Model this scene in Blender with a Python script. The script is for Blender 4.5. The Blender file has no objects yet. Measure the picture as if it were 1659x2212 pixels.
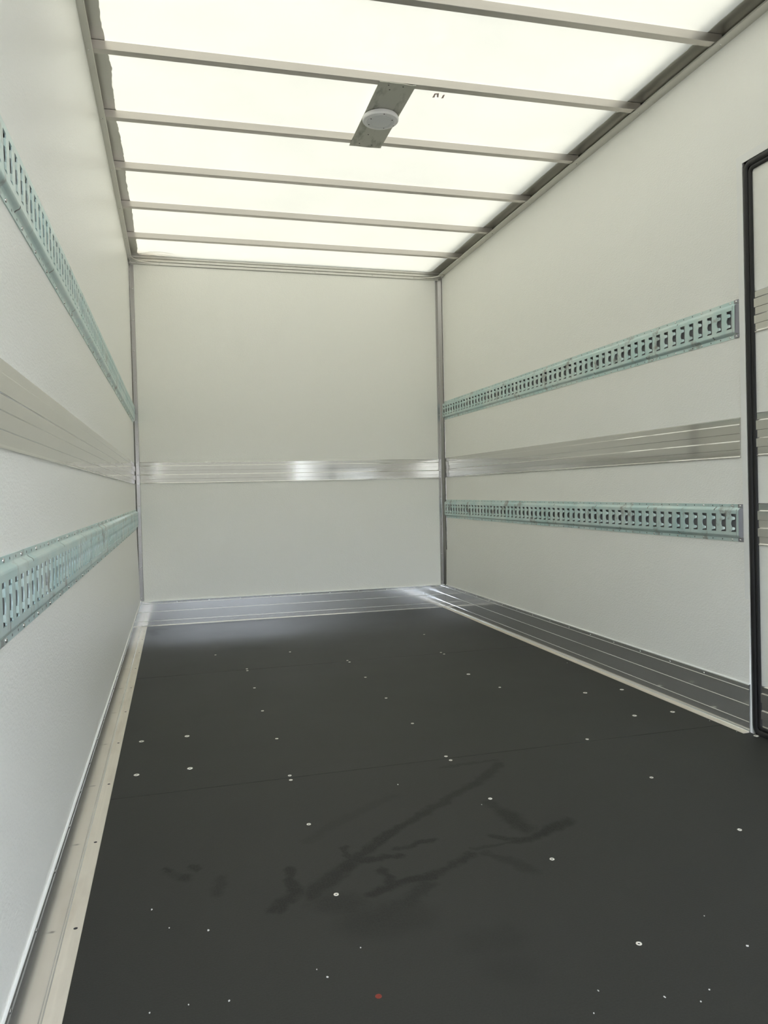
import bpy, bmesh, math, random
from mathutils import Matrix, Vector

random.seed(7)
sc = bpy.context.scene
COL = sc.collection

# ------------------------------------------------------------------ camera
CX, CZ = 0.2463, 0.8443
YAW, PITCH, ROLL, FPX = math.radians(15.351), math.radians(-1.6117), math.radians(-1.2858), 1637.07
fw = Vector((math.sin(YAW)*math.cos(PITCH), math.cos(YAW)*math.cos(PITCH), math.sin(PITCH)))
rt = Vector((math.cos(YAW), -math.sin(YAW), 0))
up = rt.cross(fw)
rt, up = math.cos(ROLL)*rt + math.sin(ROLL)*up, -math.sin(ROLL)*rt + math.cos(ROLL)*up
cam_d = bpy.data.cameras.new('camera')
cam = bpy.data.objects.new('camera', cam_d)
COL.objects.link(cam)
cam.matrix_world = Matrix(((rt.x, up.x, -fw.x, CX), (rt.y, up.y, -fw.y, 0), (rt.z, up.z, -fw.z, CZ), (0, 0, 0, 1)))
cam_d.sensor_fit = 'VERTICAL'
cam_d.sensor_height = 36
cam_d.lens = FPX/2212*36
cam_d.clip_start = 0.01
sc.camera = cam

# ------------------------------------------------------------------ light
SUN_EL, SUN_AZ = 46, 42            # the sun stands over the right side of the van
world = bpy.data.worlds.new('sky')
sc.world = world
world.use_nodes = True
wn = world.node_tree
bg = wn.nodes['Background']
sky = wn.nodes.new('ShaderNodeTexSky')
sky.sky_type = 'NISHITA'
sky.sun_disc = False
sky.sun_elevation = math.radians(SUN_EL)
sky.sun_rotation = math.radians(90 - SUN_AZ)
sky.air_density = 1.0
sky.dust_density = 9.0
sky.ozone_density = 1.0
hs = wn.nodes.new('ShaderNodeHueSaturation')       # hazy, milky sky
hs.inputs['Saturation'].default_value = 0.45
wn.links.new(sky.outputs[0], hs.inputs['Color'])
wn.links.new(hs.outputs[0], bg.inputs[0])
bg.inputs[1].default_value = 5.0
sun_d = bpy.data.lights.new('sun', 'SUN')
sun_d.energy = 34.0
sun_d.angle = math.radians(14)     # hazy sun, soft shadow edges
sun_d.color = (1.0, 0.97, 0.90)
sun = bpy.data.objects.new('sun', sun_d)
COL.objects.link(sun)
el, az = math.radians(SUN_EL), math.radians(SUN_AZ)
sdir = Vector((math.cos(el)*math.cos(az), math.cos(el)*math.sin(az), math.sin(el)))
sun.rotation_euler = sdir.to_track_quat('Z', 'Y').to_euler()
sun.location = (8, 2, 8)
sc.view_settings.view_transform = 'Standard'
sc.view_settings.look = 'None'
sc.view_settings.gamma = 1
sc.view_settings.use_curve_mapping = False
sc.view_settings.exposure = 0.36
sc.cycles.max_bounces = 14
sc.cycles.diffuse_bounces = 8
sc.cycles.glossy_bounces = 6

# ------------------------------------------------------------------ sizes (metres)
W, D, Y0 = 2.1, 5.107, -1.8       # inner width, front wall, open rear edge
ZL, ZR = 2.340, 2.375              # roof rail lip, roof sheet

# ------------------------------------------------------------------ materials
def mat(name):
    m = bpy.data.materials.new(name)
    m.use_nodes = True
    nt = m.node_tree
    return m, nt, nt.nodes['Principled BSDF']

def node(nt, kind, **kw):
    n = nt.nodes.new('ShaderNode' + kind)
    for k, v in kw.items():
        if k.startswith('i_'):
            n.inputs[k[2:].replace('_', ' ')].default_value = v
        else:
            setattr(n, k, v)
    return n

def pos(nt, scale=(1, 1, 1)):
    g = node(nt, 'NewGeometry')
    mp = node(nt, 'Mapping')
    mp.inputs['Scale'].default_value = scale
    nt.links.new(g.outputs['Position'], mp.inputs['Vector'])
    return mp.outputs[0]

def noise(nt, vec, scale, detail=2, rough=0.5):
    n = node(nt, 'TexNoise')
    n.inputs['Scale'].default_value = scale
    n.inputs['Detail'].default_value = detail
    n.inputs['Roughness'].default_value = rough
    nt.links.new(vec, n.inputs['Vector'])
    return n.outputs['Fac']

def ramp(nt, fac, p0, p1, c0=(0, 0, 0, 1), c1=(1, 1, 1, 1)):
    r = node(nt, 'ValToRGB')
    r.color_ramp.elements[0].position = p0
    r.color_ramp.elements[1].position = p1
    r.color_ramp.elements[0].color = c0
    r.color_ramp.elements[1].color = c1
    nt.links.new(fac, r.inputs[0])
    return r.outputs[0]

def mixc(nt, fac, a, b):
    m = node(nt, 'Mix', data_type='RGBA')
    for i, v in ((6, a), (7, b)):
        if isinstance(v, tuple):
            m.inputs[i].default_value = v
        else:
            nt.links.new(v, m.inputs[i])
    if isinstance(fac, float):
        m.inputs[0].default_value = fac
    else:
        nt.links.new(fac, m.inputs[0])
    return m.outputs[2]

def mth(nt, op, a, b=None, clamp=False):
    m = node(nt, 'Math', operation=op, use_clamp=clamp)
    for i, v in ((0, a), (1, b)):
        if v is None:
            continue
        if isinstance(v, (int, float)):
            m.inputs[i].default_value = v
        else:
            nt.links.new(v, m.inputs[i])
    return m.outputs[0]

def bump(nt, bsdf, h, strength, dist):
    b = node(nt, 'Bump')
    b.inputs['Strength'].default_value = strength
    b.inputs['Distance'].default_value = dist
    nt.links.new(h, b.inputs['Height'])
    nt.links.new(b.outputs[0], bsdf.inputs['Normal'])

def simple(name, col, rough=0.5, metal=0.0, spec=0.5):
    m, nt, b = mat(name)
    b.inputs['Base Color'].default_value = (*col, 1)
    b.inputs['Roughness'].default_value = rough
    b.inputs['Metallic'].default_value = metal
    b.inputs['Specular IOR Level'].default_value = spec
    return m

def wall_mat():
    m, nt, b = mat('grp_wall')
    b.inputs['Base Color'].default_value = (0.915, 0.912, 0.858, 1)
    b.inputs['Roughness'].default_value = 0.30
    b.inputs['Specular IOR Level'].default_value = 0.22
    n1 = noise(nt, pos(nt, (1, 0.55, 1)), 190, 2, 0.55)
    n2 = noise(nt, pos(nt), 22, 2)
    h = mth(nt, 'ADD', mth(nt, 'MULTIPLY', n1, 0.85), mth(nt, 'MULTIPLY', n2, 0.5))
    bump(nt, b, h, 0.55, 0.0026)
    return m

def alu_mat(name, col=(0.78, 0.78, 0.77), rough=0.13, streak=(14, 0.25, 90), wav=0.0, dirt=0.0, metal=1.0, var=1.0):
    m, nt, b = mat(name)
    b.inputs['Metallic'].default_value = metal
    n1 = noise(nt, pos(nt, streak), 3, 3)
    c = mixc(nt, n1, (*[x*(1-0.07*var) for x in col], 1), (*[min(1, x*(1+0.05*var)) for x in col], 1))
    if dirt:
        d = ramp(nt, noise(nt, pos(nt, (6, 1.2, 6)), 4, 4), 0.48, 0.75)
        c = mixc(nt, mth(nt, 'MULTIPLY', d, dirt), c, (0.55, 0.47, 0.36, 1))
    nt.links.new(c, b.inputs['Base Color'])
    r = mth(nt, 'MULTIPLY_ADD', n1, 0.08*var)
    r.node.inputs[2].default_value = rough - 0.04*var
    nt.links.new(r, b.inputs['Roughness'])
    if wav:
        bump(nt, b, noise(nt, pos(nt, (1, 1, 0.3)), 9, 1), wav, 0.003)
    return m

def zinc_mat():
    m, nt, b = mat('zinc_rail')
    n1 = noise(nt, pos(nt, (1, 1, 1)), 7, 4, 0.6)
    c = mixc(nt, ramp(nt, n1, 0.35, 0.65), (0.53, 0.71, 0.70, 1), (0.67, 0.78, 0.75, 1))
    n2 = noise(nt, pos(nt, (2, 2, 1.7)), 6, 5, 0.65)
    c = mixc(nt, ramp(nt, n2, 0.57, 0.70), c, (0.30, 0.29, 0.27, 1))
    nt.links.new(c, b.inputs['Base Color'])
    b.inputs['Metallic'].default_value = 0.45
    b.inputs['Roughness'].default_value = 0.36
    return m

STAINS = [
 ((1.179,2.125),(1.07,2.021),.020,.8),((1.07,2.021),(.98,1.962),.020,.9),((.98,1.962),(.881,1.889),.018,.9),((.881,1.889),(.791,1.823),.018,.9),
 ((.791,1.823),(.708,1.762),.018,1),((.708,1.762),(.641,1.695),.022,1),((.641,1.695),(.582,1.64),.026,1),((.582,1.64),(.50,1.56),.028,.9),
 ((.821,1.716),(.771,1.705),.014,1),((.771,1.705),(.728,1.701),.013,.8),((.725,1.663),(.678,1.666),.012,1),((.678,1.666),(.63,1.666),.016,1),
 ((.616,1.519),(.674,1.543),.015,1),((.674,1.543),(.765,1.554),.018,1),((.765,1.554),(.829,1.588),.016,.8),((.829,1.588),(.881,1.617),.015,.9),
 ((.664,1.614),(.673,1.55),.016,.9),((.739,1.522),(.68,1.465),.024,.7),((.68,1.465),(.60,1.43),.035,.6),
 ((1.032,1.873),(1.048,1.801),.020,.6),((1.048,1.801),(1.059,1.70),.032,.9),((1.177,1.701),(1.113,1.677),.022,1),((1.113,1.677),(1.058,1.648),.020,1),
 ((1.058,1.648),(1.008,1.645),.018,1),((1.008,1.66),(.966,1.687),.014,.9),((.897,1.646),(.993,1.641),.010,.7),((.91,1.616),(.951,1.569),.016,.6),((.951,1.569),(.981,1.511),.022,.6),
 ((.469,1.683),(.464,1.608),.015,1),((.464,1.608),(.467,1.575),.018,1),((.467,1.575),(.414,1.524),.020,.9),
 ((.199,1.763),(.205,1.757),.013,1),((.235,1.716),(.24,1.712),.018,.9),((.262,1.755),(.266,1.745),.014,.9),((.205,1.75),(.235,1.72),.014,.5),
 ((.32,1.688),(.307,1.626),.018,.6),((.609,1.74),(.605,1.675),.011,.9),((.582,1.426),(.666,1.418),.07,.5),((.53,1.515),(.56,1.50),.05,.6),
 ((.775,1.296),(.818,1.294),.05,.3),((.779,1.207),(.80,1.20),.05,.25),((.08,4.95),(.10,4.80),.035,.7),((.10,5.0),(.16,4.97),.03,.6),((1.0,2.16),(1.18,2.16),.010,.6),
 ((.80,2.0),(.62,1.88),.022,.35),((.62,1.88),(.53,1.80),.02,.35),
]

def floor_mat():
    m, nt, b = mat('phenolic_floor')
    P = pos(nt)
    # warped position for the wet marks
    nz = node(nt, 'TexNoise')
    nz.inputs['Scale'].default_value = 34
    nz.inputs['Detail'].default_value = 3
    nt.links.new(P, nz.inputs['Vector'])
    s1 = node(nt, 'VectorMath', operation='SUBTRACT')
    nt.links.new(nz.outputs['Color'], s1.inputs[0])
    s1.inputs[1].default_value = (.5, .5, .5)
    s2 = node(nt, 'VectorMath', operation='MULTIPLY_ADD')
    nt.links.new(s1.outputs[0], s2.inputs[0])
    s2.inputs[1].default_value = (.04, .04, 0)
    nt.links.new(P, s2.inputs[2])
    # node group: soft capsule round a segment
    g = bpy.data.node_groups.new('soft_segment', 'ShaderNodeTree')
    for nm, st in (('P', 'NodeSocketVector'), ('A', 'NodeSocketVector'), ('AB', 'NodeSocketVector'), ('R', 'NodeSocketFloat'), ('S', 'NodeSocketFloat')):
        g.interface.new_socket(nm, in_out='INPUT', socket_type=st)
    g.interface.new_socket('V', in_out='OUTPUT', socket_type='NodeSocketFloat')
    gi, go = g.nodes.new('NodeGroupInput'), g.nodes.new('NodeGroupOutput')
    vm = lambda op: node(g, 'VectorMath', operation=op)
    L = g.links.new
    ap = vm('SUBTRACT'); L(gi.outputs['P'], ap.inputs[0]); L(gi.outputs['A'], ap.inputs[1])
    d1 = vm('DOT_PRODUCT'); L(ap.outputs[0], d1.inputs[0]); L(gi.outputs['AB'], d1.inputs[1])
    d2 = vm('DOT_PRODUCT'); L(gi.outputs['AB'], d2.inputs[0]); L(gi.outputs['AB'], d2.inputs[1])
    t = mth(g, 'DIVIDE', d1.outputs['Value'], d2.outputs['Value'], True)
    sb = vm('SCALE'); L(gi.outputs['AB'], sb.inputs[0]); L(t, sb.inputs['Scale'])
    df = vm('SUBTRACT'); L(ap.outputs[0], df.inputs[0]); L(sb.outputs[0], df.inputs[1])
    ln = vm('LENGTH'); L(df.outputs[0], ln.inputs[0])
    q = mth(g, 'DIVIDE', ln.outputs['Value'], gi.outputs['R'])
    mr = node(g, 'MapRange', interpolation_type='SMOOTHSTEP')
    L(q, mr.inputs[0])
    mr.inputs[1].default_value = 0.25; mr.inputs[2].default_value = 1.3
    mr.inputs[3].default_value = 1; mr.inputs[4].default_value = 0
    L(mth(g, 'MULTIPLY', mr.outputs[0], gi.outputs['S']), go.inputs[0])
    acc = None
    for A, B, R, S in STAINS:
        n = nt.nodes.new('ShaderNodeGroup')
        n.node_tree = g
        nt.links.new(s2.outputs[0], n.inputs['P'])
        n.inputs['A'].default_value = (A[0], A[1], 0.0)
        n.inputs['AB'].default_value = (B[0]-A[0], B[1]-A[1], 0)
        n.inputs['R'].default_value = R
        n.inputs['S'].default_value = S
        acc = n.outputs[0] if acc is None else mth(nt, 'MAXIMUM', acc, n.outputs[0])
    # anti-slip honeycomb print
    vo = node(nt, 'TexVoronoi', feature='DISTANCE_TO_EDGE')
    vo.inputs['Scale'].default_value = 150
    vo.inputs['Randomness'].default_value = 0.55
    nt.links.new(P, vo.inputs['Vector'])
    cell = ramp(nt, vo.outputs['Distance'], 0.02, 0.16)
    wet = mth(nt, 'MULTIPLY', acc, mth(nt, 'MULTIPLY_ADD', cell, 0.35), True)
    wet.node.inputs[1].links[0].from_node.inputs[2].default_value = 0.65
    n1 = noise(nt, P, 2.2, 5, 0.6)
    n2 = noise(nt, P, 260, 2, 0.6)
    base = mixc(nt, n1, (0.030, 0.0302, 0.0258, 1), (0.039, 0.0392, 0.0338, 1))
    base = mixc(nt, ramp(nt, n2, 0.3, 0.8), base, (0.040, 0.0405, 0.036, 1))
    # pale dry scuffs
    sc1 = ramp(nt, noise(nt, pos(nt, (1.2, 5, 1)), 9, 5, 0.7), 0.66, 0.80)
    base = mixc(nt, mth(nt, 'MULTIPLY', sc1, 0.22), base, (0.08, 0.083, 0.08, 1))
    col = mixc(nt, mth(nt, 'MULTIPLY', wet, 0.50), base, (0.008, 0.008, 0.007, 1))
    nt.links.new(col, b.inputs['Base Color'])
    r = mth(nt, 'MULTIPLY_ADD', n1, 0.10)
    r.node.inputs[2].default_value = 0.42
    nt.links.new(r, b.inputs['Roughness'])
    spv = mth(nt, 'MULTIPLY_ADD', wet, -0.06)
    spv.node.inputs[2].default_value = 0.16
    nt.links.new(spv, b.inputs['Specular IOR Level'])
    bump(nt, b, mth(nt, 'ADD', cell, n2), 0.10, 0.0006)
    return m

def roof_mat():
    m, nt, b = mat('translucent_roof')
    out = nt.nodes['Material Output']
    n1 = noise(nt, pos(nt, (1, 1, 1)), 2.6, 5, 0.6)
    c = mixc(nt, ramp(nt, n1, 0.3, 0.75), (0.86, 0.89, 0.80, 1), (0.75, 0.78, 0.705, 1))
    n2 = noise(nt, pos(nt), 11, 4, 0.6)
    c = mixc(nt, mth(nt, 'MULTIPLY', ramp(nt, n2, 0.55, 0.75), 0.45), c, (0.70, 0.71, 0.66, 1))
    vo = node(nt, 'TexVoronoi')
    vo.inputs['Scale'].default_value = 5
    nt.links.new(pos(nt), vo.inputs['Vector'])
    spk = ramp(nt, vo.outputs['Distance'], 0.012, 0.022, (1, 1, 1, 1), (0, 0, 0, 1))
    c = mixc(nt, mth(nt, 'MULTIPLY', spk, 0.55), c, (0.35, 0.34, 0.30, 1))
    # brown leaf-mould stain in the far left corner
    mp = node(nt, 'Mapping')
    mp.inputs['Location'].default_value = (-0.07/0.30, -(D-0.01)/0.13, 0)
    mp.inputs['Scale'].default_value = (1/0.30, 1/0.13, 0)
    g2 = node(nt, 'NewGeometry')
    nt.links.new(g2.outputs['Position'], mp.inputs['Vector'])
    ln = node(nt, 'VectorMath', operation='LENGTH')
    nt.links.new(mp.outputs[0], ln.inputs[0])
    edge = ramp(nt, ln.outputs['Value'], 0.25, 1.0, (1, 1, 1, 1), (0, 0, 0, 1))
    blot = ramp(nt, noise(nt, pos(nt, (1, 2, 1)), 38, 4, 0.7), 0.42, 0.60)
    c = mixc(nt, mth(nt, 'MULTIPLY', edge, blot), c, (0.52, 0.40, 0.27, 1))
    tr = node(nt, 'BsdfTranslucent')
    df = node(nt, 'BsdfDiffuse')
    df.inputs[0].default_value = (0.75, 0.75, 0.70, 1)
    nt.links.new(c, tr.inputs[0])
    mx = node(nt, 'MixShader')
    mx.inputs[0].default_value = 0.9838
    nt.links.new(tr.outputs[0], mx.inputs[1])
    nt.links.new(df.outputs[0], mx.inputs[2])
    nt.links.new(mx.outputs[0], out.inputs['Surface'])
    return m

def plate_mat():
    m, nt, b = mat('mill_plate')
    n1 = noise(nt, pos(nt, (9, 2.5, 1)), 4, 4, 0.6)
    c = mixc(nt, ramp(nt, n1, 0.52, 0.72), (0.52, 0.52, 0.47, 1), (0.27, 0.27, 0.23, 1))
    nt.links.new(c, b.inputs['Base Color'])
    b.inputs['Metallic'].default_value = 0.75
    b.inputs['Roughness'].default_value = 0.45
    return m

M = {
 'wall': wall_mat(), 'floor': floor_mat(), 'roof': roof_mat(), 'zinc': zinc_mat(), 'plate': plate_mat(),
 'strip': alu_mat('rub_strip_aluminium', (0.63, 0.625, 0.60), 0.09, (3, 0.3, 60), 0.0, 0, 0.82, 0.25),
 'skirt': alu_mat('skirting_aluminium', (0.72, 0.72, 0.71), 0.12, (30, 0.3, 30), 0.04, 0, 0.80, 0.5),
 'flange': alu_mat('floor_flange_aluminium', (0.80, 0.74, 0.62), 0.50, (40, 0.5, 1), 0, 0.5, 0.30),
 'trim': alu_mat('corner_aluminium', (0.42, 0.41, 0.41), 0.26, (20, 20, 0.4)),
 'rail': alu_mat('roof_rail_aluminium', (0.66, 0.65, 0.61), 0.42, (20, 0.4, 20)),
 'bow': alu_mat('roof_bow_aluminium', (0.60, 0.57, 0.535), 0.36, (0.4, 20, 20)),
 'seal': simple('sealant', (0.30, 0.24, 0.20), 0.7),
 'sub': simple('subfloor', (0.02, 0.02, 0.02), 0.8),
 'screw': simple('zinc_screw', (0.82, 0.79, 0.70), 0.40, 0.35),
 'hole': simple('dark_hole', (0.015, 0.015, 0.016), 0.8),
 'rivet': simple('steel_rivet', (0.78, 0.78, 0.76), 0.25, 0.9),
 'slot_shade': simple('slot_shade_grey', (0.34, 0.34, 0.35), 0.5, 0.3),
 'cap': simple('grey_end_cap', (0.30, 0.30, 0.32), 0.45, 0.2),
 'rubber': simple('black_rubber', (0.012, 0.012, 0.013), 0.45),
 'white': simple('white_frame', (0.88, 0.885, 0.85), 0.35),
 'lamp': simple('white_lamp_plastic', (0.80, 0.80, 0.80), 0.4),
 'lens': simple('grey_lamp_lens', (0.66, 0.67, 0.68), 0.3),
 'red': simple('rust_red', (0.22, 0.03, 0.015), 0.6),
 'chip': simple('pale_chip', (0.72, 0.72, 0.68), 0.6),
 'leaf': simple('dry_leaf_brown', (0.30, 0.19, 0.10), 0.8),
 'sticker': simple('pink_sticker', (0.50, 0.40, 0.36), 0.6),
 'darkscreen': simple('dark_screen', (0.016, 0.017, 0.016), 0.9, 0.0, 0.0),
 'yard': simple('yard_asphalt', (0.06, 0.06, 0.058), 0.9, 0.0, 0.05),
}

# ------------------------------------------------------------------ mesh helpers
def mesh(name, vs, fs, m, parent=None, origin=None, smooth=False):
    o0 = Vector(origin) if origin else Vector((0, 0, 0))
    me = bpy.data.meshes.new(name)
    me.from_pydata([tuple(Vector(v) - o0) for v in vs], [], fs)
    bm = bmesh.new()
    bm.from_mesh(me)
    bmesh.ops.recalc_face_normals(bm, faces=bm.faces)
    bm.to_mesh(me)
    bm.free()
    me.materials.append(m)
    if smooth:
        for p in me.polygons:
            p.use_smooth = True
        try:
            me.set_sharp_from_angle(angle=math.radians(40))
        except Exception:
            pass
    o = bpy.data.objects.new(name, me)
    COL.objects.link(o)
    place(o, o0, parent)
    return o

def worldpos(o):
    v = Vector((0, 0, 0))
    while o:
        v += o.location
        o = o.parent
    return v

def place(o, at, parent):
    if parent:
        o.parent = parent
        o.location = Vector(at) - worldpos(parent)
    else:
        o.location = at

def inst(name, me, at, parent, rot=None):
    o = bpy.data.objects.new(name, me)
    COL.objects.link(o)
    place(o, Vector(at), parent)
    if rot:
        o.rotation_euler = rot
    return o

def empty(name, at):
    o = bpy.data.objects.new(name, None)
    o.empty_display_size = 0.05
    COL.objects.link(o)
    o.location = at
    return o

def tag(o, label, cat, group=None):
    o['label'] = label
    o['category'] = cat
    if group:
        o['group'] = group
    return o

def struct(o, label=None):
    o['kind'] = 'structure'
    if label:
        o['label'] = label
    return o

def box(x0, x1, y0, y1, z0, z1):
    v = [(x, y, z) for x in (x0, x1) for y in (y0, y1) for z in (z0, z1)]
    f = [(0, 1, 3, 2), (4, 6, 7, 5), (0, 4, 5, 1), (2, 3, 7, 6), (0, 2, 6, 4), (1, 5, 7, 3)]
    return v, f

def boxes(*bs):
    V, F = [], []
    for b in bs:
        v, f = box(*b)
        n = len(V)
        V += v
        F += [tuple(i+n for i in q) for q in f]
    return V, F

def join(*parts):
    V, F = [], []
    for v, f in parts:
        n = len(V)
        V += list(v)
        F += [tuple(i+n for i in q) for q in f]
    return V, F

def sweep(prof, a, b, fn, closed=True, caps=True):
    """extrude a closed profile [(p,q)...] from station a to station b; fn(p,q,t) -> xyz"""
    n = len(prof)
    V = [fn(p, q, a) for p, q in prof] + [fn(p, q, b) for p, q in prof]
    F = []
    for i in range(n if closed else n-1):
        j = (i+1) % n
        F.append((i, j, n+j, n+i))
    if caps and closed:
        F += [tuple(range(n)), tuple(range(n, 2*n))]
    return V, F

def dome_mesh(name, r, h, m, dimple=True, seg=10):
    """rivet head, axis +Z"""
    rings = [(r, 0), (r*0.92, h*0.5), (r*0.6, h*0.92)]
    V, F = [], []
    for rr, z in rings:
        V += [(rr*math.cos(2*math.pi*i/seg), rr*math.sin(2*math.pi*i/seg), z) for i in range(seg)]
    V.append((0, 0, h*(0.45 if dimple else 1.0)))
    for k in range(len(rings)-1):
        for i in range(seg):
            j = (i+1) % seg
            F.append((k*seg+i, k*seg+j, (k+1)*seg+j, (k+1)*seg+i))
    k = (len(rings)-1)*seg
    for i in range(seg):
        F.append((k+i, k+(i+1) % seg, len(V)-1))
    me = bpy.data.meshes.new(name)
    me.from_pydata(V, [], F)
    me.materials.append(m)
    for p in me.polygons:
        p.use_smooth = True
    return me

def screw_mesh(name, r, m, hub, seg=14):
    """countersunk floor screw: washer ring with a recessed dark drive socket, axis +Z"""
    rings = [(r, 0), (r*0.96, 0.0009), (r*0.52, 0.0010), (r*0.36, 0.0002)]
    V, F = [], []
    for rr, z in rings:
        V += [(rr*math.cos(2*math.pi*i/seg), rr*math.sin(2*math.pi*i/seg), z) for i in range(seg)]
    for k in range(3):
        for i in range(seg):
            j = (i+1) % seg
            F.append((k*seg+i, k*seg+j, (k+1)*seg+j, (k+1)*seg+i))
    F.append(tuple(3*seg+i for i in range(seg)))
    me = bpy.data.meshes.new(name)
    me.from_pydata(V, [], F)
    me.materials.append(m)
    me.materials.append(hub)
    me.polygons[len(F)-1].material_index = 1
    return me

RIV = dome_mesh('rivet', 0.0040, 0.0022, M['rivet'])
RIV_S = dome_mesh('small_rivet', 0.0042, 0.0024, M['rivet'], False)
SCR_A = screw_mesh('floor_screw', 0.0085, M['screw'], M['hole'])
SCR_B = screw_mesh('floor_screw_small', 0.0056, M['screw'], M['hole'])
SCR_R = screw_mesh('floor_screw_rusty', 0.0056, M['red'], M['red'])
TO_PX, TO_NX, TO_NY = (0, math.pi/2, 0), (0, -math.pi/2, 0), (math.pi/2, 0, 0)

# ================================================================== SETTING
yard = struct(mesh('ground', *box(-14, 16, -22, 14, -0.95, -0.86), M['yard'], origin=(0, 0, -0.86)), 'grey asphalt yard below the van')  # unseen yard surface, kept dark to cut bounce light into the van

struct(mesh('yard_dark_screen', *box(-16, 14, -20.5, -20, -0.86, 4.6), M['darkscreen'], origin=(0, -20, -0.86)), 'unseen dark screen added behind the van to dim metal reflections')  # added out of view so the metal reflects dark instead of bright horizon
# walls
wall_left = struct(mesh('wall_left', *box(-0.035, 0, Y0, D+0.035, -0.1, 2.41), M['wall'], origin=(0, 2.4, 0)), 'white stippled side wall on the left')
wall_back = struct(mesh('wall_back', *box(0, W, D, D+0.035, -0.1, 2.41), M['wall'], origin=(W/2, D, 0)), 'white front bulkhead wall at the far end')
LEAN = 0.0125
def ly(y, z):                       # the door side leans slightly towards the rear at the foot
    return y - LEAN*(1.907 - z)
DY1, DY0, DZ = 2.142, 1.10, 1.907
v, f = boxes((W, W+0.035, DY1, D, -0.1, DZ), (W, W+0.035, Y0, D+0.035, DZ, 2.41), (W, W+0.035, Y0, DY0, -0.1, DZ))
v = [(x, ly(y, z) if abs(y-DY1) < 1e-6 else y, z) for x, y, z in v]
wall_right = struct(mesh('wall_right', v, f, M['wall'], origin=(W, 2.4, 0)), 'white stippled side wall on the right')

# floor: subfloor, three dark boards, screws
floor = struct(mesh('floor', *box(-0.02, W+0.03, Y0, D, -0.10, -0.018), M['sub'], origin=(1, 2.4, -0.018)), 'load floor of dark boards')
BOARDS = [(Y0, 2.2215), (2.2245, 3.6640), (3.6670, D)]
boards = []
for i, (a, b) in enumerate(BOARDS):
    bv, bf = box(0.004, W-0.004, a, b, -0.018, 0.0)
    boards.append(mesh('floor_board', bv, bf, M['floor'], floor, origin=(W/2, (a+b)/2, -0.018)))
SCREWS = [(.425,4.063,1),(.808,3.994,1),(.554,3.682,1),(.553,3.645,1),(.553,3.308,1),(.548,2.946,1),(.261,2.726,0),(.558,2.594,1),(.109,2.72,0),
 (.265,2.400,0),(.108,2.396,0),(.551,2.240,1),(.549,2.204,1),(1.622,4.187,1),(1.051,3.684,1),(1.053,3.646,1),(1.548,3.690,1),(1.551,3.650,1),
 (1.053,3.320,1),(1.509,3.21,0),(1.548,2.951,1),(1.049,2.956,1),(1.049,2.600,1),(1.047,2.242,1),(1.049,2.205,1),(1.048,1.895,1),
 (1.837,2.752,0),(2.002,2.744,0),(1.844,2.417,0),(2.001,2.411,0),(1.547,2.242,1),(1.546,1.886,1),(1.546,1.532,1),(1.046,1.540,1),
 (.549,1.893,1),(.547,1.542,1),(1.045,1.204,1),(2.088,2.089,0)]
for x, y, s in SCREWS:
    for bd, (a, b) in zip(boards, BOARDS):
        if a <= y <= b:
            inst('floor_screw', (SCR_B if s else SCR_A), (x, y, 0.0), bd)
rs = inst('floor_screw', SCR_R, (.549, 1.206, 0.0), boards[0])
rs['label'] = 'rust-red screw head'

# roof sheet and the two roof rails
v, f = [], []
NX = 12
for i in range(NX+1):
    x = -0.02 + (W+0.04)*i/NX
    v += [(x, Y0, ZR), (x, D+0.02, ZR)]
for i in range(NX):
    f.append((2*i, 2*i+2, 2*i+3, 2*i+1))
ceiling = struct(mesh('ceiling', v, f, M['roof'], origin=(W/2, 2.4, ZR)), 'translucent white roof sheet letting daylight through')

def ragged(xw, xe, amp, seed, z, step=0.012, sgn=1):
    """opaque flange under the roof sheet from the wall to an uneven sealant edge"""
    rnd = random.Random(seed)
    V, F = [], []
    n = int((D-Y0)/step)
    w1 = w2 = 0.0
    for i in range(n+1):
        y = Y0 + (D-Y0)*i/n
        w1 = 0.93*w1 + rnd.uniform(-1, 1)*amp*0.35
        w2 = rnd.uniform(-1, 1)*amp*0.22
        x = xe + sgn*(w1+w2)
        V += [(xw, y, z), (x, y, z), (xw, y, z-0.0015), (x, y, z-0.0015)]
    for i in range(n):
        a, b = 4*i, 4*i+4
        F += [(a, b, b+1, a+1), (a+2, a+3, b+3, b+2), (a+1, b+1, b+3, a+3)]
    return V, F

def side_rail(name, x_wall, s, lip, xe, amp, seed, label):
    """s=+1 left wall (inwards = +x), s=-1 right wall"""
    X = lambda d: x_wall + s*d
    fn = lambda p, q, t: (X(p), t, q)
    prof = [(0.0, ZL-0.003), (lip-0.002, ZL-0.003), (lip, ZL-0.001), (lip, ZL), (0.010, ZL+0.0015), (0.008, ZL+0.004), (0.008, ZR-0.006), (0.0, ZR-0.006)]
    r = mesh(name, *sweep(prof, Y0, D, fn), M['rail'], origin=(x_wall, 2.4, ZL))
    struct(r, label)
    fl = mesh('roof_flange', *ragged(x_wall, xe, amp, seed, ZR-0.0008, sgn=s), M['rail'], r, origin=(x_wall, 2.4, ZR))
    fl['label'] = 'flat flange with an uneven sealant edge'
    # outer capping above the roof sheet
    capw = (xe - x_wall)
    mesh('outer_capping', *boxes((min(x_wall-s*0.04, x_wall+capw*0.86), max(x_wall-s*0.04, x_wall+capw*0.86), Y0, D+0.04, ZR+0.0015, ZR+0.062)), M['rail'], r, origin=(x_wall, 2.4, ZR+0.002))
    return r
rail_l = side_rail('trim_1', 0.0, 1, 0.024, 0.064, 0.0060, 3, 'aluminium roof rail along the left wall')
rail_r = side_rail('trim_2', W, -1, 0.040, 2.031, 0.0018, 5, 'aluminium roof rail along the right wall')
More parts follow.
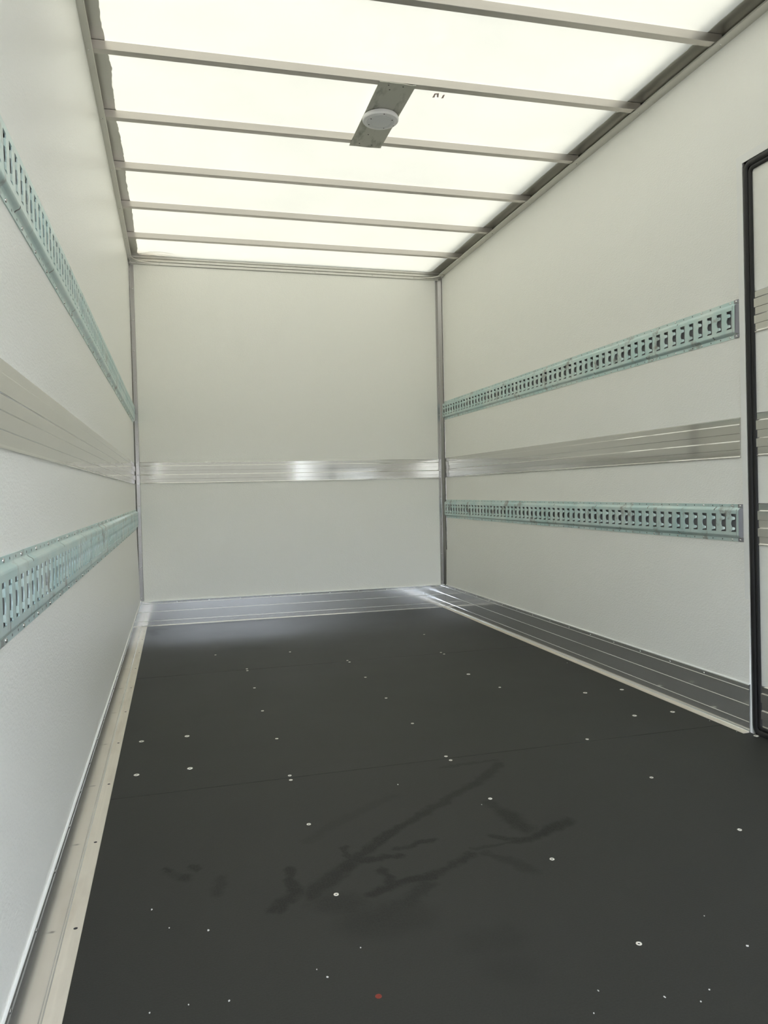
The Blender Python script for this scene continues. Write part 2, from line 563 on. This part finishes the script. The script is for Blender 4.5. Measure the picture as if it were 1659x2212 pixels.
for bx in (2.24, 2.72, 3.20, 3.69, 4.17, 4.65):
    inst('rivet', RIV, (0.010, bx+0.012, ZL-0.0028), rail_l, (math.pi, 0, 0))
    inst('rivet', RIV, (W-0.018, bx-0.02, ZL-0.0028), rail_r, (math.pi, 0, 0))
# rail along the far wall
fn = lambda p, q, t: (t, D-p, q)
prof = [(0, 2.320), (0.006, 2.320), (0.008, 2.323), (0.008, 2.338), (0.016, 2.3405), (0.016, 2.3425), (0.005, 2.344), (0.004, 2.358), (0.010, 2.362), (0.010, ZR-0.001), (0, ZR-0.001)]
rail_b = struct(mesh('trim_3', *sweep(prof, 0.0, W, fn), M['rail'], origin=(W/2, D, 2.32)), 'aluminium roof rail along the far wall')
for x in (.19, .42, .8, 1.2, 1.6, 1.9):
    inst('rivet', RIV, (x, D-0.0078, 2.331), rail_b, TO_NY)
def corner_fill(cx, s):             # rounded inner corner of the roof opening
    R = 0.055
    x0 = cx
    arc = [(x0 + s*(R - R*math.cos(a)), D-0.010 - (R - R*math.sin(a))) for a in [math.pi/2*i/8 for i in range(9)]]
    pts = [(x0-s*0.03, D-0.002), (x0-s*0.03, D-0.010-R)] + arc + [(x0+s*R, D-0.002)]
    n = len(pts)
    V = [(x, y, ZR-0.0012) for x, y in pts] + [(x, y, ZR-0.0032) for x, y in pts]
    F = [tuple(range(n)), tuple(range(n, 2*n))] + [(i, (i+1) % n, n+(i+1) % n, n+i) for i in range(n)]
    return V, F
mesh('corner_fillet', *corner_fill(0.064, 1), M['rail'], rail_b, origin=(0.064, D, ZR))
mesh('corner_fillet', *corner_fill(2.031, -1), M['rail'], rail_b, origin=(2.031, D, ZR))
def gusset(x_wall, s, a, b):
    """flat corner bracket with a curved inner edge below the roof rails"""
    P0, P2, P1 = (x_wall+s*0.022, D-a), (x_wall+s*b, D-0.010), (x_wall+s*0.040, D-0.022)
    arc = []
    for i in range(11):
        t = i/10
        arc.append(((1-t)**2*P0[0]+2*t*(1-t)*P1[0]+t*t*P2[0], (1-t)**2*P0[1]+2*t*(1-t)*P1[1]+t*t*P2[1]))
    pts = [(x_wall+s*0.002, D-0.002), (x_wall+s*0.002, D-a)] + arc + [(x_wall+s*b, D-0.002)]
    n = len(pts)
    z0, z1 = ZL-0.0085, ZL-0.0035
    V = [(x, y, z0) for x, y in pts] + [(x, y, z1) for x, y in pts]
    F = [tuple(range(n)), tuple(range(n, 2*n))] + [(i, (i+1) % n, n+(i+1) % n, n+i) for i in range(n)]
    g = mesh('corner_gusset', V, F, M['rail'], rail_b, origin=(x_wall, D, ZL))
    for k, (dx, dy) in enumerate(((0.012, a*0.55), (0.012, 0.03), (0.05, 0.010), (b*0.75, 0.007))):
        inst('rivet', RIV_S, (x_wall+s*dx, D-dy, z0), g, (math.pi, 0, 0))
gusset(0.0, 1, 0.125, 0.150)
gusset(W, -1, 0.105, 0.145)

# unseen shutter slats, added overhead to hold roof light off the near end
SH = 1.75
v, f = [], []
for i in range(20):
    a = Y0 + (SH-Y0)*i/20
    b = Y0 + (SH-Y0)*(i+1)/20 - 0.006
    bv, bf = box(0.02, W-0.02, a, b, 2.225, 2.243)
    v, f = join((v, f), (bv, bf))
bv, bf = box(0.02, W-0.02, Y0, SH-0.01, 2.243, 2.246)
v, f = join((v, f), (bv, bf))
struct(mesh('roof_light_blocker', v, f, M['cap'], origin=(W/2, 0.75, 2.225)), 'unseen slatted screen added under the rear roof to block its light')

# corner posts (trim strips between the far wall and the side walls)
def corner_trim(name, s, x_wall, lab, zr):
    X = lambda d: x_wall + s*d
    fn = lambda p, q, t: (X(p), D-q, t)
    prof = [(0, 0), (0.042, 0), (0.042, 0.002), (0.040, 0.003), (0.024, 0.003), (0.0215, 0.004), (0.004, 0.021), (0.003, 0.024), (0.003, 0.036), (0.0, 0.037)] if s < 0 else \
           [(0, 0), (0.031, 0), (0.031, 0.002), (0.029, 0.003), (0.008, 0.003), (0.006, 0.005), (0.003, 0.010), (0.0025, 0.024), (0, 0.025)]
    t = struct(mesh(name, *sweep(prof, 0.160, ZL-0.006, fn), M['trim'], origin=(x_wall, D, 0.16)), lab)
    for z in zr:
        inst('rivet', RIV_S, (X(0.0185 if s > 0 else 0.030), D-0.003, z), t, TO_NY)
ZRV = [0.188+0.1976*i for i in range(11)]
corner_trim('trim_4', 1, 0.0, 'riveted aluminium corner strip left of the far wall', ZRV)
corner_trim('trim_5', -1, W, 'riveted aluminium corner strip right of the far wall', ZRV)

# skirting
def skirt(name, s, x_wall, a, b, lab, flw, grooves, screws_y, zscrew, stand=0.0085, dz=0.0):
    X = lambda d: x_wall + s*d
    fn = lambda p, q, t: (X(p), t, q)
    t0 = stand
    prof = [(0, 0.0), (t0+0.004, 0.0), (t0+0.004, 0.003), (t0+0.0015, 0.005), (t0, 0.009)]
    for g in grooves:
        prof += [(t0, g-0.0012), (t0+0.0014, g-0.0008), (t0+0.0014, g), (t0, g+0.0020)]
    prof += [(t0, 0.155+dz), (t0+0.0018, 0.1575+dz), (t0+0.0018, 0.161+dz), (t0, 0.1635+dz), (0.0, 0.1640+dz)]
    o = struct(mesh(name, *sweep(prof, a, b, fn), M['skirt'], origin=(x_wall, (a+b)/2, 0)), lab)
    mesh('top_bead', *sweep([(t0-0.0026, 0.1638+dz), (t0+0.0016, 0.1622+dz), (t0+0.0021, 0.1642+dz), (t0+0.0004, 0.1664+dz), (t0-0.0026, 0.1666+dz)], a, b, fn), M['white'], o, origin=(x_wall, (a+b)/2, 0.164), smooth=True)
    mesh('wall_fillet', *sweep([(0.0, 0.1636+dz), (t0-0.0024, 0.1636+dz), (t0-0.0020, 0.1660+dz), (0.0002, 0.615), (0.0, 0.615)], a, b, fn), M['wall'], o, origin=(x_wall, (a+b)/2, 0.164))
    fp = [(t0+0.0005, 0.0002), (flw, 0.0002), (flw, 0.0016), (flw-0.001, 0.0024), (t0+0.016, 0.0026), (t0+0.013, 0.0030), (t0+0.0005, 0.0036)]
    fl = mesh('floor_flange', *sweep(fp, a, b, fn), M['flange'], o, origin=(x_wall, (a+b)/2, 0))
    for y in screws_y:
        inst('screw', RIV, (X(t0-0.0002), y, zscrew), o, TO_PX if s > 0 else TO_NX)
    return o, fl
sl, sl_fl = skirt('baseboard_left', 1, 0.0, Y0, D, 'aluminium skirting along the left wall', 0.046, (0.152,),
                  [1.1+0.1965*i for i in range(21)], 0.157, 0.0120, 0.0050)
HOLE = dome_mesh('punched_hole', 0.0042, 0.0003, M['hole'], False, 8)
for y in [1.188, 1.571, 1.953, 2.339, 2.722, 3.109, 3.493, 3.880, 4.265, 4.65]:
    inst('screw', HOLE, (0.0335, y, 0.0026), sl_fl)
sr, sr_fl = skirt('baseboard_right', -1, W, 2.123, D, 'aluminium skirting along the right wall', 0.034, (0.035, 0.092, 0.145),
                  [2.351+0.1972*i for i in range(14)], 0.1515)
# far wall skirting
fn = lambda p, q, t: (t, D-p, q)
prof = [(0, 0), (0.014, 0), (0.014, 0.004), (0.010, 0.0075), (0.007, 0.009)]
for g in (0.035, 0.095, 0.146):
    prof += [(0.007, g-0.0012), (0.0084, g-0.0008), (0.0084, g), (0.007, g+0.0022)]
prof += [(0.007, 0.155), (0.0088, 0.1575), (0.0088, 0.161), (0.007, 0.1635), (0, 0.164)]
sb = struct(mesh('baseboard_back', *sweep(prof, 0.009, W-0.009, fn), M['skirt'], origin=(W/2, D, 0)), 'aluminium skirting along the far wall')
mesh('top_bead', *sweep([(0.0, 0.1638), (0.0092, 0.1615), (0.0096, 0.1640), (0.0082, 0.1660), (0.0, 0.1666)], 0.009, W-0.009, fn), M['white'], sb, origin=(W/2, D, 0.164), smooth=True)
for i in range(11):
    inst('screw', RIV, (0.035+0.2025*i, D-0.0068, 0.1505), sb, TO_NY)

# side door in the right wall
door = empty('door_1', (W, 1.6, 0.0))
struct(door, 'white side door with black rubber seal at the right edge')
def leaned(vf):
    return [(x, ly(y, z) if y > 1.6 else y, z) for x, y, z in vf[0]], vf[1]
XD = W + 0.010                      # door face
mesh('door_panel', *leaned(box(XD, XD+0.03, DY0+0.024, 2.113, 0.030, 1.877)), M['wall'], door, origin=(W, 1.6, 0.03))
# white frame, mitred
fo, fi = 0.027, 0.0
def frame_piece(pts):
    n = len(pts)
    V = [(W-0.0025, y, z) for y, z in pts] + [(W+0.03, y, z) for y, z in pts]
    return V, [tuple(range(n)), tuple(range(n, 2*n))] + [(i, (i+1) % n, n+(i+1) % n, n+i) for i in range(n)]
mesh('frame_post', *leaned(frame_piece([(DY1, 0.0), (DY1+0.021, 0.0), (DY1+fo, DZ+fo), (DY1, DZ)])), M['white'], door, origin=(W, DY1, 0))
mesh('frame_head', *leaned(frame_piece([(DY1, DZ), (DY1+fo, DZ+fo), (DY0-fo, DZ+fo), (DY0, DZ)])), M['white'], door, origin=(W, 1.6, DZ))
mesh('frame_post', *frame_piece([(DY0, 0.0), (DY0, DZ), (DY0-fo, DZ+fo), (DY0-0.021, 0.0)]), M['white'], door, origin=(W, DY0, 0))
# rubber seal: backing channel and a bulb with rounded corners
def seal_path(y0, y1, z0, z1, r, n=7):
    P = []
    for cy, cz, a0 in ((y1-r, z0+r, -90), (y1-r, z1-r, 0), (y0+r, z1-r, 90), (y0+r, z0+r, 180)):
        for i in range(n):
            a = math.radians(a0 + 90*i/(n-1))
            P.append((cy+r*math.cos(a), cz+r*math.sin(a)))
    return P
def ring_tube(path, x, rx, rn, seg=10):
    V, F = [], []
    n = len(path)
    cy, cz = 1.6, 0.95
    for i, (y, z) in enumerate(path):
        p, q = path[i-1], path[(i+1) % n]
        tx, tz = q[0]-p[0], q[1]-p[1]
        l = math.hypot(tx, tz)
        nx, nz = tz/l, -tx/l
        for k in range(seg):
            a = 2*math.pi*k/seg
            V.append((x+rx*math.cos(a), y+nx*rn*math.sin(a), z+nz*rn*math.sin(a)))
    for i in range(n):
        j = (i+1) % n
        for k in range(seg):
            m_ = (k+1) % seg
            F.append((i*seg+k, i*seg+m_, j*seg+m_, j*seg+k))
    return V, F
seal = mesh('door_seal', *leaned(ring_tube(seal_path(DY0+0.010, 2.132, 0.006, DZ-0.010, 0.022), W+0.003, 0.007, 0.011)), M['rubber'], door, origin=(W, 1.6, 0.0), smooth=True)
mesh('seal_lip', *leaned(ring_tube(seal_path(DY0+0.022, 2.116, 0.022, DZ-0.026, 0.016), W+0.0065, 0.006, 0.0085)), M['rubber'], seal, origin=(W, 1.6, 0.0), smooth=True)
mesh('seal_channel', *leaned(boxes((W+0.012, W+0.034, 2.10, 2.1415, 0.0, DZ), (W+0.012, W+0.034, DY0, 2.1415, DZ-0.04, DZ), (W+0.012, W+0.034, DY0, DY0+0.04, 0, DZ), (W+0.012, W+0.034, DY0, 2.1415, -0.01, 0.04))), M['rubber'], seal, origin=(W, 1.6, 0.0))

def strip_prof(h, t=0.0028, rise=0.0026):
    """stepped rub strip: (depth, height) with two raised bands; up-facing steps catch the light"""
    u = 0.0040
    return [(0, 0), (t+0.0018, 0), (t+0.0018, 0.0022), (t, 0.0022+u), (t, h*0.200), (t+rise, h*0.205), (t+rise, h*0.396), (t, h*0.396+u),
            (t, h*0.596), (t+rise, h*0.601), (t+rise, h*0.810), (t, h*0.810+u), (t, h-0.003), (0, h), (0, h-0.0005)]
for z0, z1, nm in ((1.340, 1.475, 0), (0.932, 1.075, 0), (0.636, 0.775, 0), (0.028, 0.167, 0)):
    fnd = lambda p, q, t: (XD-p, t, z0+q)
    mesh('door_strip', *leaned(sweep(strip_prof(z1-z0), DY0+0.03, 2.110, fnd)), M['strip'], door, origin=(XD, 1.6, z0))

# ================================================================== THINGS
# rub strips (stepped aluminium extrusions)
def rub(name, fn, a, b, h, origin, label):
    o = mesh(name, *sweep(strip_prof(h), a, b, fn), M['strip'], origin=origin)
    return tag(o, label, 'rub strip', 'aluminium rub strips round the walls')
rub('rub_strip', lambda p, q, t: (p, t, 0.9190+q), Y0, D-0.025, 0.137, (0, 2.4, 0.92), 'ribbed aluminium rub strip on the left wall between two tie rails')
r2 = mesh('rub_strip', *sweep(strip_prof(0.137), 2.161, D-0.037, lambda p, q, t: (W-p, t, 0.9290+q)), M['strip'], origin=(W, 3.6, 0.93))
tag(r2, 'ribbed aluminium rub strip on the right wall, ending at the door frame', 'rub strip', 'aluminium rub strips round the walls')
rub('rub_strip', lambda p, q, t: (t, D-p, 0.9228+q), 0.031, W-0.043, 0.138, (W/2, D, 0.92), 'ribbed aluminium rub strip running straight across the far wall')

# slotted tie rails
RH, RD = 0.128, 0.012
def slot_outline(k):
    """hole outline in cell coords (u along +Y, v up); teeth grow from the +Y side"""
    L_, R_ = -0.0125*k, 0.0125*k       # plain edge, toothed edge
    b = 0.0075*k
    return [(L_, -0.031), (R_-0.0006, -0.031), (R_, -0.0303), (R_, -0.0282), (b+0.003*k, -0.0272), (b, -0.0255), (b, -0.0150), (b+0.0015*k, -0.0125),
            (R_-0.0006, -0.0070), (R_, -0.0025), (R_-0.0006, 0.0020), (b+0.0015*k, 0.0075), (b, 0.0100), (b, 0.0215), (b+0.003*k, 0.0232), (R_, 0.0242),
            (R_, 0.0303), (R_-0.0006, 0.031), (L_, 0.031)]
def rail_cell(pitch, fh, k):
    bm = bmesh.new()
    out = [(-pitch/2, -fh/2), (pitch/2, -fh/2), (pitch/2, fh/2), (-pitch/2, fh/2)]
    hole = slot_outline(k)
    edges = []
    for lp in (out, hole):
        vs = [bm.verts.new((u, v, 0)) for u, v in lp]
        edges += [bm.edges.new((vs[i], vs[(i+1) % len(vs)])) for i in range(len(vs))]
    bmesh.ops.triangle_fill(bm, use_beauty=True, use_dissolve=False, edges=edges)
    bm.verts.index_update()
    V = [tuple(v.co) for v in bm.verts]
    F = [tuple(v.index for v in f_.verts) for f_ in bm.faces]
    bm.free()
    # plate thickness round the hole
    n = len(hole)
    b0 = len(V)
    V += [(u, v, -0.0022) for u, v in hole]
    for i in range(n):
        j = (i+1) % n
        F.append((4+i, 4+j, b0+j, b0+i))
    # the two bent-back teeth
    for va, vb in ((-0.0258, -0.0140), (0.0092, 0.0222)):
        n0 = len(V)
        for u, d, e in ((0.0079*k, -0.0002, 0.0), (0.0048*k, -0.0014, 0.0002), (0.0012*k, -0.0038, 0.0012), (-0.0006*k, -0.0064, 0.0030)):
            V += [(u, va+e, d), (u, vb-e, d)]
        for q in range(3):
            F.append((n0+2*q, n0+2*q+1, n0+2*q+3, n0+2*q+2))
    return V, F
BEND = [(0.0, 0.0), (0.0, 0.0022), (0.0105, 0.0022), (0.0128, 0.0030), (0.0150, 0.0060), (0.0172, 0.0098), (0.0195, 0.0115), (0.0225, 0.0120)]
def tie_rail(s, x_wall, zb, y_first, pitch, k, ya, yb, slit_top, slit_bot, label, rivet_y, rivet_vis, cap=False):
    root = empty('tie_rail', (x_wall, (ya+yb)/2, zb))
    X = lambda d: x_wall + s*d
    fh = RH - 2*BEND[-1][0]
    cv, cf = rail_cell(pitch, fh, k)
    V, F = [], []
    n_lo = int((y_first - ya)/pitch - 0.5)
    n_hi = int((yb - y_first)/pitch - 0.35)
    for n in range(-n_lo, n_hi+1):
        yc = y_first + n*pitch
        b0 = len(V)
        V += [(X(RD+w), yc+u, zb+RH/2+v_) for u, v_, w in cv]
        F += [tuple(i+b0 for i in q) for q in cf]
    fa, fb = y_first - (n_lo+0.5)*pitch, y_first + (n_hi+0.5)*pitch
    for p, q in ((ya, fa), (fb, yb)):                   # plain ends of the face
        if q-p > 1e-4:
            b0 = len(V)
            V += [(X(RD), p, zb+BEND[-1][0]), (X(RD), q, zb+BEND[-1][0]), (X(RD), q, zb+RH-BEND[-1][0]), (X(RD), p, zb+RH-BEND[-1][0])]
            F.append((b0, b0+1, b0+2, b0+3))
    mesh('slotted_face', V, F, M['zinc'], root, origin=(x_wall, (ya+yb)/2, zb+RH/2))
    # rolled edges, torn open at regular slits
    for top, slits in ((0, slit_bot), (1, slit_top)):
        cuts = sorted(y for y in slits if ya+0.03 < y < yb-0.03)
        V, F = [], []
        def run(a, b, i0, i1):
            Z = lambda h: zb + (RH-h if top else h)
            b0 = len(V)
            pr = BEND[i0:i1+1]
            for t in (a, b):
                V.extend([(X(d), t, Z(h)) for h, d in pr])
            m_ = len(pr)
            for i in range(m_-1):
                F.append((b0+i, b0+i+1, b0+m_+i+1, b0+m_+i))
        run(ya, yb, 0, 2)
        st = ya
        for c in cuts:
            run(st, c-0.0022, 2, len(BEND)-1)
            st = c+0.0022
        run(st, yb, 2, len(BEND)-1)
        mesh('rolled_edge', V, F, M['zinc'], root, origin=(x_wall, (ya+yb)/2, zb+(RH if top else 0)), smooth=True)
    # rivets and spare punched holes along both flanges
    HV, HF = [], []
    y = rivet_y
    dp = pitch
    i = 0
    while y < yb-0.01:
        for zz in (zb+0.0058, zb+RH-0.0058):
            if i % 3 == 0:
                if y > rivet_vis:
                    inst('rivet', RIV, (X(0.0021), y, zz), root, TO_PX if s > 0 else TO_NX)
            else:
                b0 = len(HV)
                HV += [(X(0.0026), y+0.0021*math.cos(a), zz+0.0026*math.sin(a)) for a in [2*math.pi*j/6 for j in range(6)]]
                HF.append(tuple(range(b0, b0+6)))
        i += 1
        y += dp
    mesh('slot_shade_sheet', [(X(0.0008), ya+0.004, zb+0.014), (X(0.0008), yb, zb+0.014), (X(0.0008), yb, zb+RH-0.014), (X(0.0008), ya+0.004, zb+RH-0.014)],
         [(0, 1, 2, 3)], M['slot_shade'], root, origin=(x_wall, (ya+yb)/2, zb+RH/2))  # grey sheet behind the slots, stands in for the shade inside them
    h = mesh('punched_holes', HV, HF, M['hole'], root, origin=(x_wall, (ya+yb)/2, zb))
    h['kind'] = 'stuff'
    if cap:
        # grey end cap: sloping plate with two small riveted ears
        z0, z1 = zb+0.016, zb+RH-0.016
        V = [(X(RD+0.0005), ya+0.011, z0+0.003), (X(RD+0.0005), ya+0.011, z1-0.003), (X(0.001), ya-0.010, z1+0.003), (X(0.001), ya-0.010, z0-0.003),
             (X(RD-0.002), ya+0.008, z0+0.003), (X(RD-0.002), ya+0.008, z1-0.003), (X(0.0), ya-0.006, z1+0.003), (X(0.0), ya-0.006, z0-0.003)]
        F = [(0, 1, 2, 3), (4, 5, 6, 7), (0, 1, 5, 4), (1, 2, 6, 5), (2, 3, 7, 6), (3, 0, 4, 7)]
        c = mesh('end_cap', *join((V, F), boxes((min(X(0), X(0.0034)), max(X(0), X(0.0034)), ya-0.010, ya+0.012, zb, zb+0.013),
                 (min(X(0), X(0.0034)), max(X(0), X(0.0034)), ya-0.010, ya+0.012, zb+RH-0.013, zb+RH))), M['cap'], root, origin=(x_wall, ya, zb))
        for zz in (zb+0.0058, zb+RH-0.0058):
            inst('rivet', RIV, (X(0.0034), ya+0.002, zz), c, TO_PX if s > 0 else TO_NX)
    return tag(root, label, 'tie rail', 'slotted tie rails on the side walls')
PR = 0.0493
tie_rail(-1, W, 1.3356, 2.199, PR, 1.0, 2.172, D-0.024, [2.475+PR*8*i for i in range(8)], [2.279+PR*8*i for i in range(8)],
         'blue-green slotted steel tie rail, upper one on the right wall', 2.203, 0, True)
tie_rail(-1, W, 0.6430, 2.187, PR, 1.0, 2.162, D-0.024, [2.283+PR*8*i for i in range(8)], [2.482+PR*8*i for i in range(8)],
         'blue-green slotted steel tie rail, lower one on the right wall', 2.203, 0, True)
PL = 0.0448
tie_rail(1, 0.0, 1.3085, 1.274, PL*0.975, 0.86, 0.40, D-0.012, [1.21+PL*8*i for i in range(12)], [1.028+PL*8*i for i in range(12)],
         'blue-green slotted steel tie rail, upper one on the left wall', 0.40, 1.0)
tie_rail(1, 0.0, 0.6330, 1.157, PL, 0.88, 0.40, D-0.012, [1.371-0.36*2+0.37*i for i in range(12)], [1.24-0.37*2+0.374*i for i in range(12)],
         'blue-green slotted steel tie rail, lower one on the left wall', 1.218-0.1365*6, 1.0)

# roof bows (left end y, right end y)
BOWS = [(2.268, 2.218, 'roof bow nearest the camera, cut off by the top edge of the photo'),
        (2.728, 2.686, 'roof bow holding the near end of the lamp plate'),
        (3.203, 3.170, 'roof bow holding the far end of the lamp plate'),
        (3.682, 3.660, 'third roof bow from the far wall, just beyond the lamp'),
        (4.161, 4.155, 'second roof bow from the far wall'),
        (4.643, 4.640, 'roof bow closest to the far wall')]
def bow(yl, yr, label):
    x0, x1 = 0.012, W-0.014
    def fn(p, q, t):
        u = (t-0.025)/(W-0.065)
        return (t, yl+(yr-yl)*u+p, q)
    z0, z1 = ZL+0.002, ZR-0.0035
    prof = [(0.0, z0+0.001), (0.001, z0), (0.028, z0), (0.029, z0+0.001), (0.029, z1), (0.0, z1)]
    o = mesh('roof_bow', *sweep(prof, x0, x1, fn), M['bow'], origin=(W/2, (yl+yr)/2+0.014, z0))
    return tag(o, 'aluminium ' + label, 'roof bow', 'roof bows under the translucent roof')
for a, b, l in BOWS:
    bow(a, b, l)

# lamp plate and lamp
zp = ZL - 0.002
def plate_outline():
    P = [(1.009, 2.706)]
    rnd = random.Random(4)
    for i in range(1, 8):
        P.append((1.009+0.140*i/8, 2.706+rnd.uniform(-0.0022, 0.0022)))
    P += [(1.149, 2.704), (1.153, 3.226), (1.135, 3.228), (1.09, 3.231), (1.04, 3.229), (1.014, 3.231)]
    return P
P = plate_outline()
n = len(P)
plate = mesh('lamp_plate', [(x, y, zp) for x, y in P] + [(x, y, zp+0.0025) for x, y in P],
             [tuple(range(n)), tuple(range(n, 2*n))] + [(i, (i+1) % n, n+(i+1) % n, n+i) for i in range(n)], M['plate'], origin=(1.08, 2.97, zp))
tag(plate, 'grey smudged metal plate spanning two roof bows and carrying the lamp', 'plate')
HOLE_S = dome_mesh('plate_screw_mesh', 0.0030, 0.0008, M['hole'], False, 8)
for x, y in ((1.048, 2.722), (1.104, 2.722), (1.06, 2.752), (1.052, 3.200), (1.108, 3.205), (1.070, 3.115)):
    inst('plate_screw', HOLE_S, (x, y, zp), plate, (math.pi, 0, 0))
lamp = empty('ceiling_lamp', (1.080, 2.957, zp))
tag(lamp, 'round white surface lamp fixed to the metal plate overhead', 'lamp')
def disc(rings, seg=48):
    V, F = [], []
    cx, cy = 1.080, 2.957
    for r, z in rings:
        V += [(cx+r*math.cos(2*math.pi*i/seg), cy+r*math.sin(2*math.pi*i/seg), z) for i in range(seg)]
    for k in range(len(rings)-1):
        for i in range(seg):
            j = (i+1) % seg
            F.append((k*seg+i, k*seg+j, (k+1)*seg+j, (k+1)*seg+i))
    F.append(tuple(range(seg)))
    F.append(tuple((len(rings)-1)*seg+i for i in range(seg)))
    return V, F
mesh('lamp_body', *disc([(0.064, zp), (0.070, zp-0.002), (0.0725, zp-0.010), (0.0722, zp-0.016), (0.0690, zp-0.0195), (0.0560, zp-0.0210)]), M['lamp'], lamp, origin=(1.08, 2.957, zp), smooth=True)
mesh('lens', *disc([(0.0560, zp-0.0205), (0.0555, zp-0.0222), (0.044, zp-0.0235), (0.0405, zp-0.0222), (0.037, zp-0.0235), (0.0, zp-0.0240)][:5]), M['lens'], lamp, origin=(1.08, 2.957, zp-0.02), smooth=True)
for a in (20, 60, 148, 205, 268, 325):
    r = 0.049 if a not in (20, 268) else 0.063
    inst('lamp_screw', HOLE_S, (1.08+r*math.cos(math.radians(a)), 2.957+r*math.sin(math.radians(a)), zp-(0.0228 if r < 0.05 else 0.0200)), lamp, (math.pi, 0, 0))

# sticker scraps on the underside of the roof sheet
st = empty('sticker_residue', (1.275, 2.82, ZR-0.001))
tag(st, 'torn pinkish sticker scraps on the roof sheet right of the lamp', 'sticker')
def patch(pts, z0, z1):
    n = len(pts)
    return [(x, y, z0) for x, y in pts] + [(x, y, z1) for x, y in pts], [tuple(range(n)), tuple(range(n, 2*n))] + [(i, (i+1) % n, n+(i+1) % n, n+i) for i in range(n)]
mesh('scrap', *patch([(1.258, 2.836), (1.266, 2.832), (1.262, 2.812), (1.268, 2.809), (1.273, 2.826), (1.277, 2.830), (1.281, 2.829), (1.273, 2.800), (1.257, 2.806)], ZR-0.0016, ZR-0.0008), M['sticker'], st, origin=(1.268, 2.82, ZR-0.001))
mesh('scrap', *patch([(1.294, 2.833), (1.301, 2.831), (1.299, 2.806), (1.293, 2.807)], ZR-0.0016, ZR-0.0008), M['sticker'], st, origin=(1.297, 2.82, ZR-0.001))

# leaf litter lying on the roof sheet in the far left corner
LV, LF = [], []
rnd = random.Random(11)
for i in range(150):
    t = rnd.random()
    x = 0.068 + 0.26*t*t + rnd.uniform(-0.01, 0.01)
    y = D-0.016 - rnd.random()**2*0.05*(1-t)
    a, l, w = rnd.uniform(-0.6, 0.6), rnd.uniform(0.008, 0.030), rnd.uniform(0.002, 0.006)
    dx, dy, nx, ny = math.cos(a)*l/2, math.sin(a)*l/2, -math.sin(a)*w/2, math.cos(a)*w/2
    z = ZR + 0.0004 + rnd.random()*0.0008
    b0 = len(LV)
    LV += [(x-dx, y-dy, z), (x+nx, y+ny, z+0.0004), (x+dx, y+dy, z), (x-nx, y-ny, z+0.0002)]
    LF.append((b0, b0+1, b0+2, b0+3))
for k in range(2):                       # two long dry stalks
    pts = [(0.075+0.2*t, D-0.055-0.05*math.sin(t*2.6)*(1-0.45*k)+0.035*t*k) for t in [i/12 for i in range(13)]]
    for (xa, ya_), (xb, yb_) in zip(pts, pts[1:]):
        b0 = len(LV)
        LV += [(xa, ya_-0.0028, ZR+0.0006), (xb, yb_-0.0028, ZR+0.0006), (xb, yb_+0.0028, ZR+0.0012), (xa, ya_+0.0028, ZR+0.0012)]
        LF.append((b0, b0+1, b0+2, b0+3))
lit = mesh('leaf_litter', LV, LF, M['leaf'], origin=(0.07, D-0.05, ZR+0.001))
tag(lit, 'brown dried leaf litter on the roof sheet in the far left corner', 'leaf litter')
lit['kind'] = 'stuff'

# small pale chips lying on the dark floor
CHIPS = [(.175,1.6),(.21,1.521),(.283,1.489),(.181,1.278),(.243,1.279),(.308,1.269),(.477,1.281),(.463,1.307),(.552,1.346),(.904,1.11),(.999,1.064),
         (1.048,1.037),(1.081,1.058),(.868,1.064),(1.218,1.244),(.838,2.07),(1.011,1.866),(2.055,2.276),(2.06,2.147),(2.032,3.252)]
for i, (x, y) in enumerate(CHIPS):
    rnd = random.Random(i)
    r = rnd.uniform(0.0010, 0.0020)
    pts = [(x+r*rnd.uniform(.6, 1.3)*math.cos(a), y+1.4*r*rnd.uniform(.6, 1.3)*math.sin(a)) for a in [2*math.pi*k/6 for k in range(6)]]
    c = mesh('debris_chip', *patch(pts, 0.0, 0.0009), M['chip'], origin=(x, y, 0))
    tag(c, 'tiny pale chip of debris lying on the dark floor', 'chip', 'tiny pale chips scattered over the floor')
c = mesh('debris_flake', *patch([(1.2245, 1.138), (1.228, 1.1365), (1.230, 1.139), (1.2275, 1.1405), (1.2255, 1.141)], 0.0, 0.0014), M['chip'], origin=(1.227, 1.139, 0))
tag(c, 'larger white flake on the floor near the bottom right corner of the photo', 'flake')
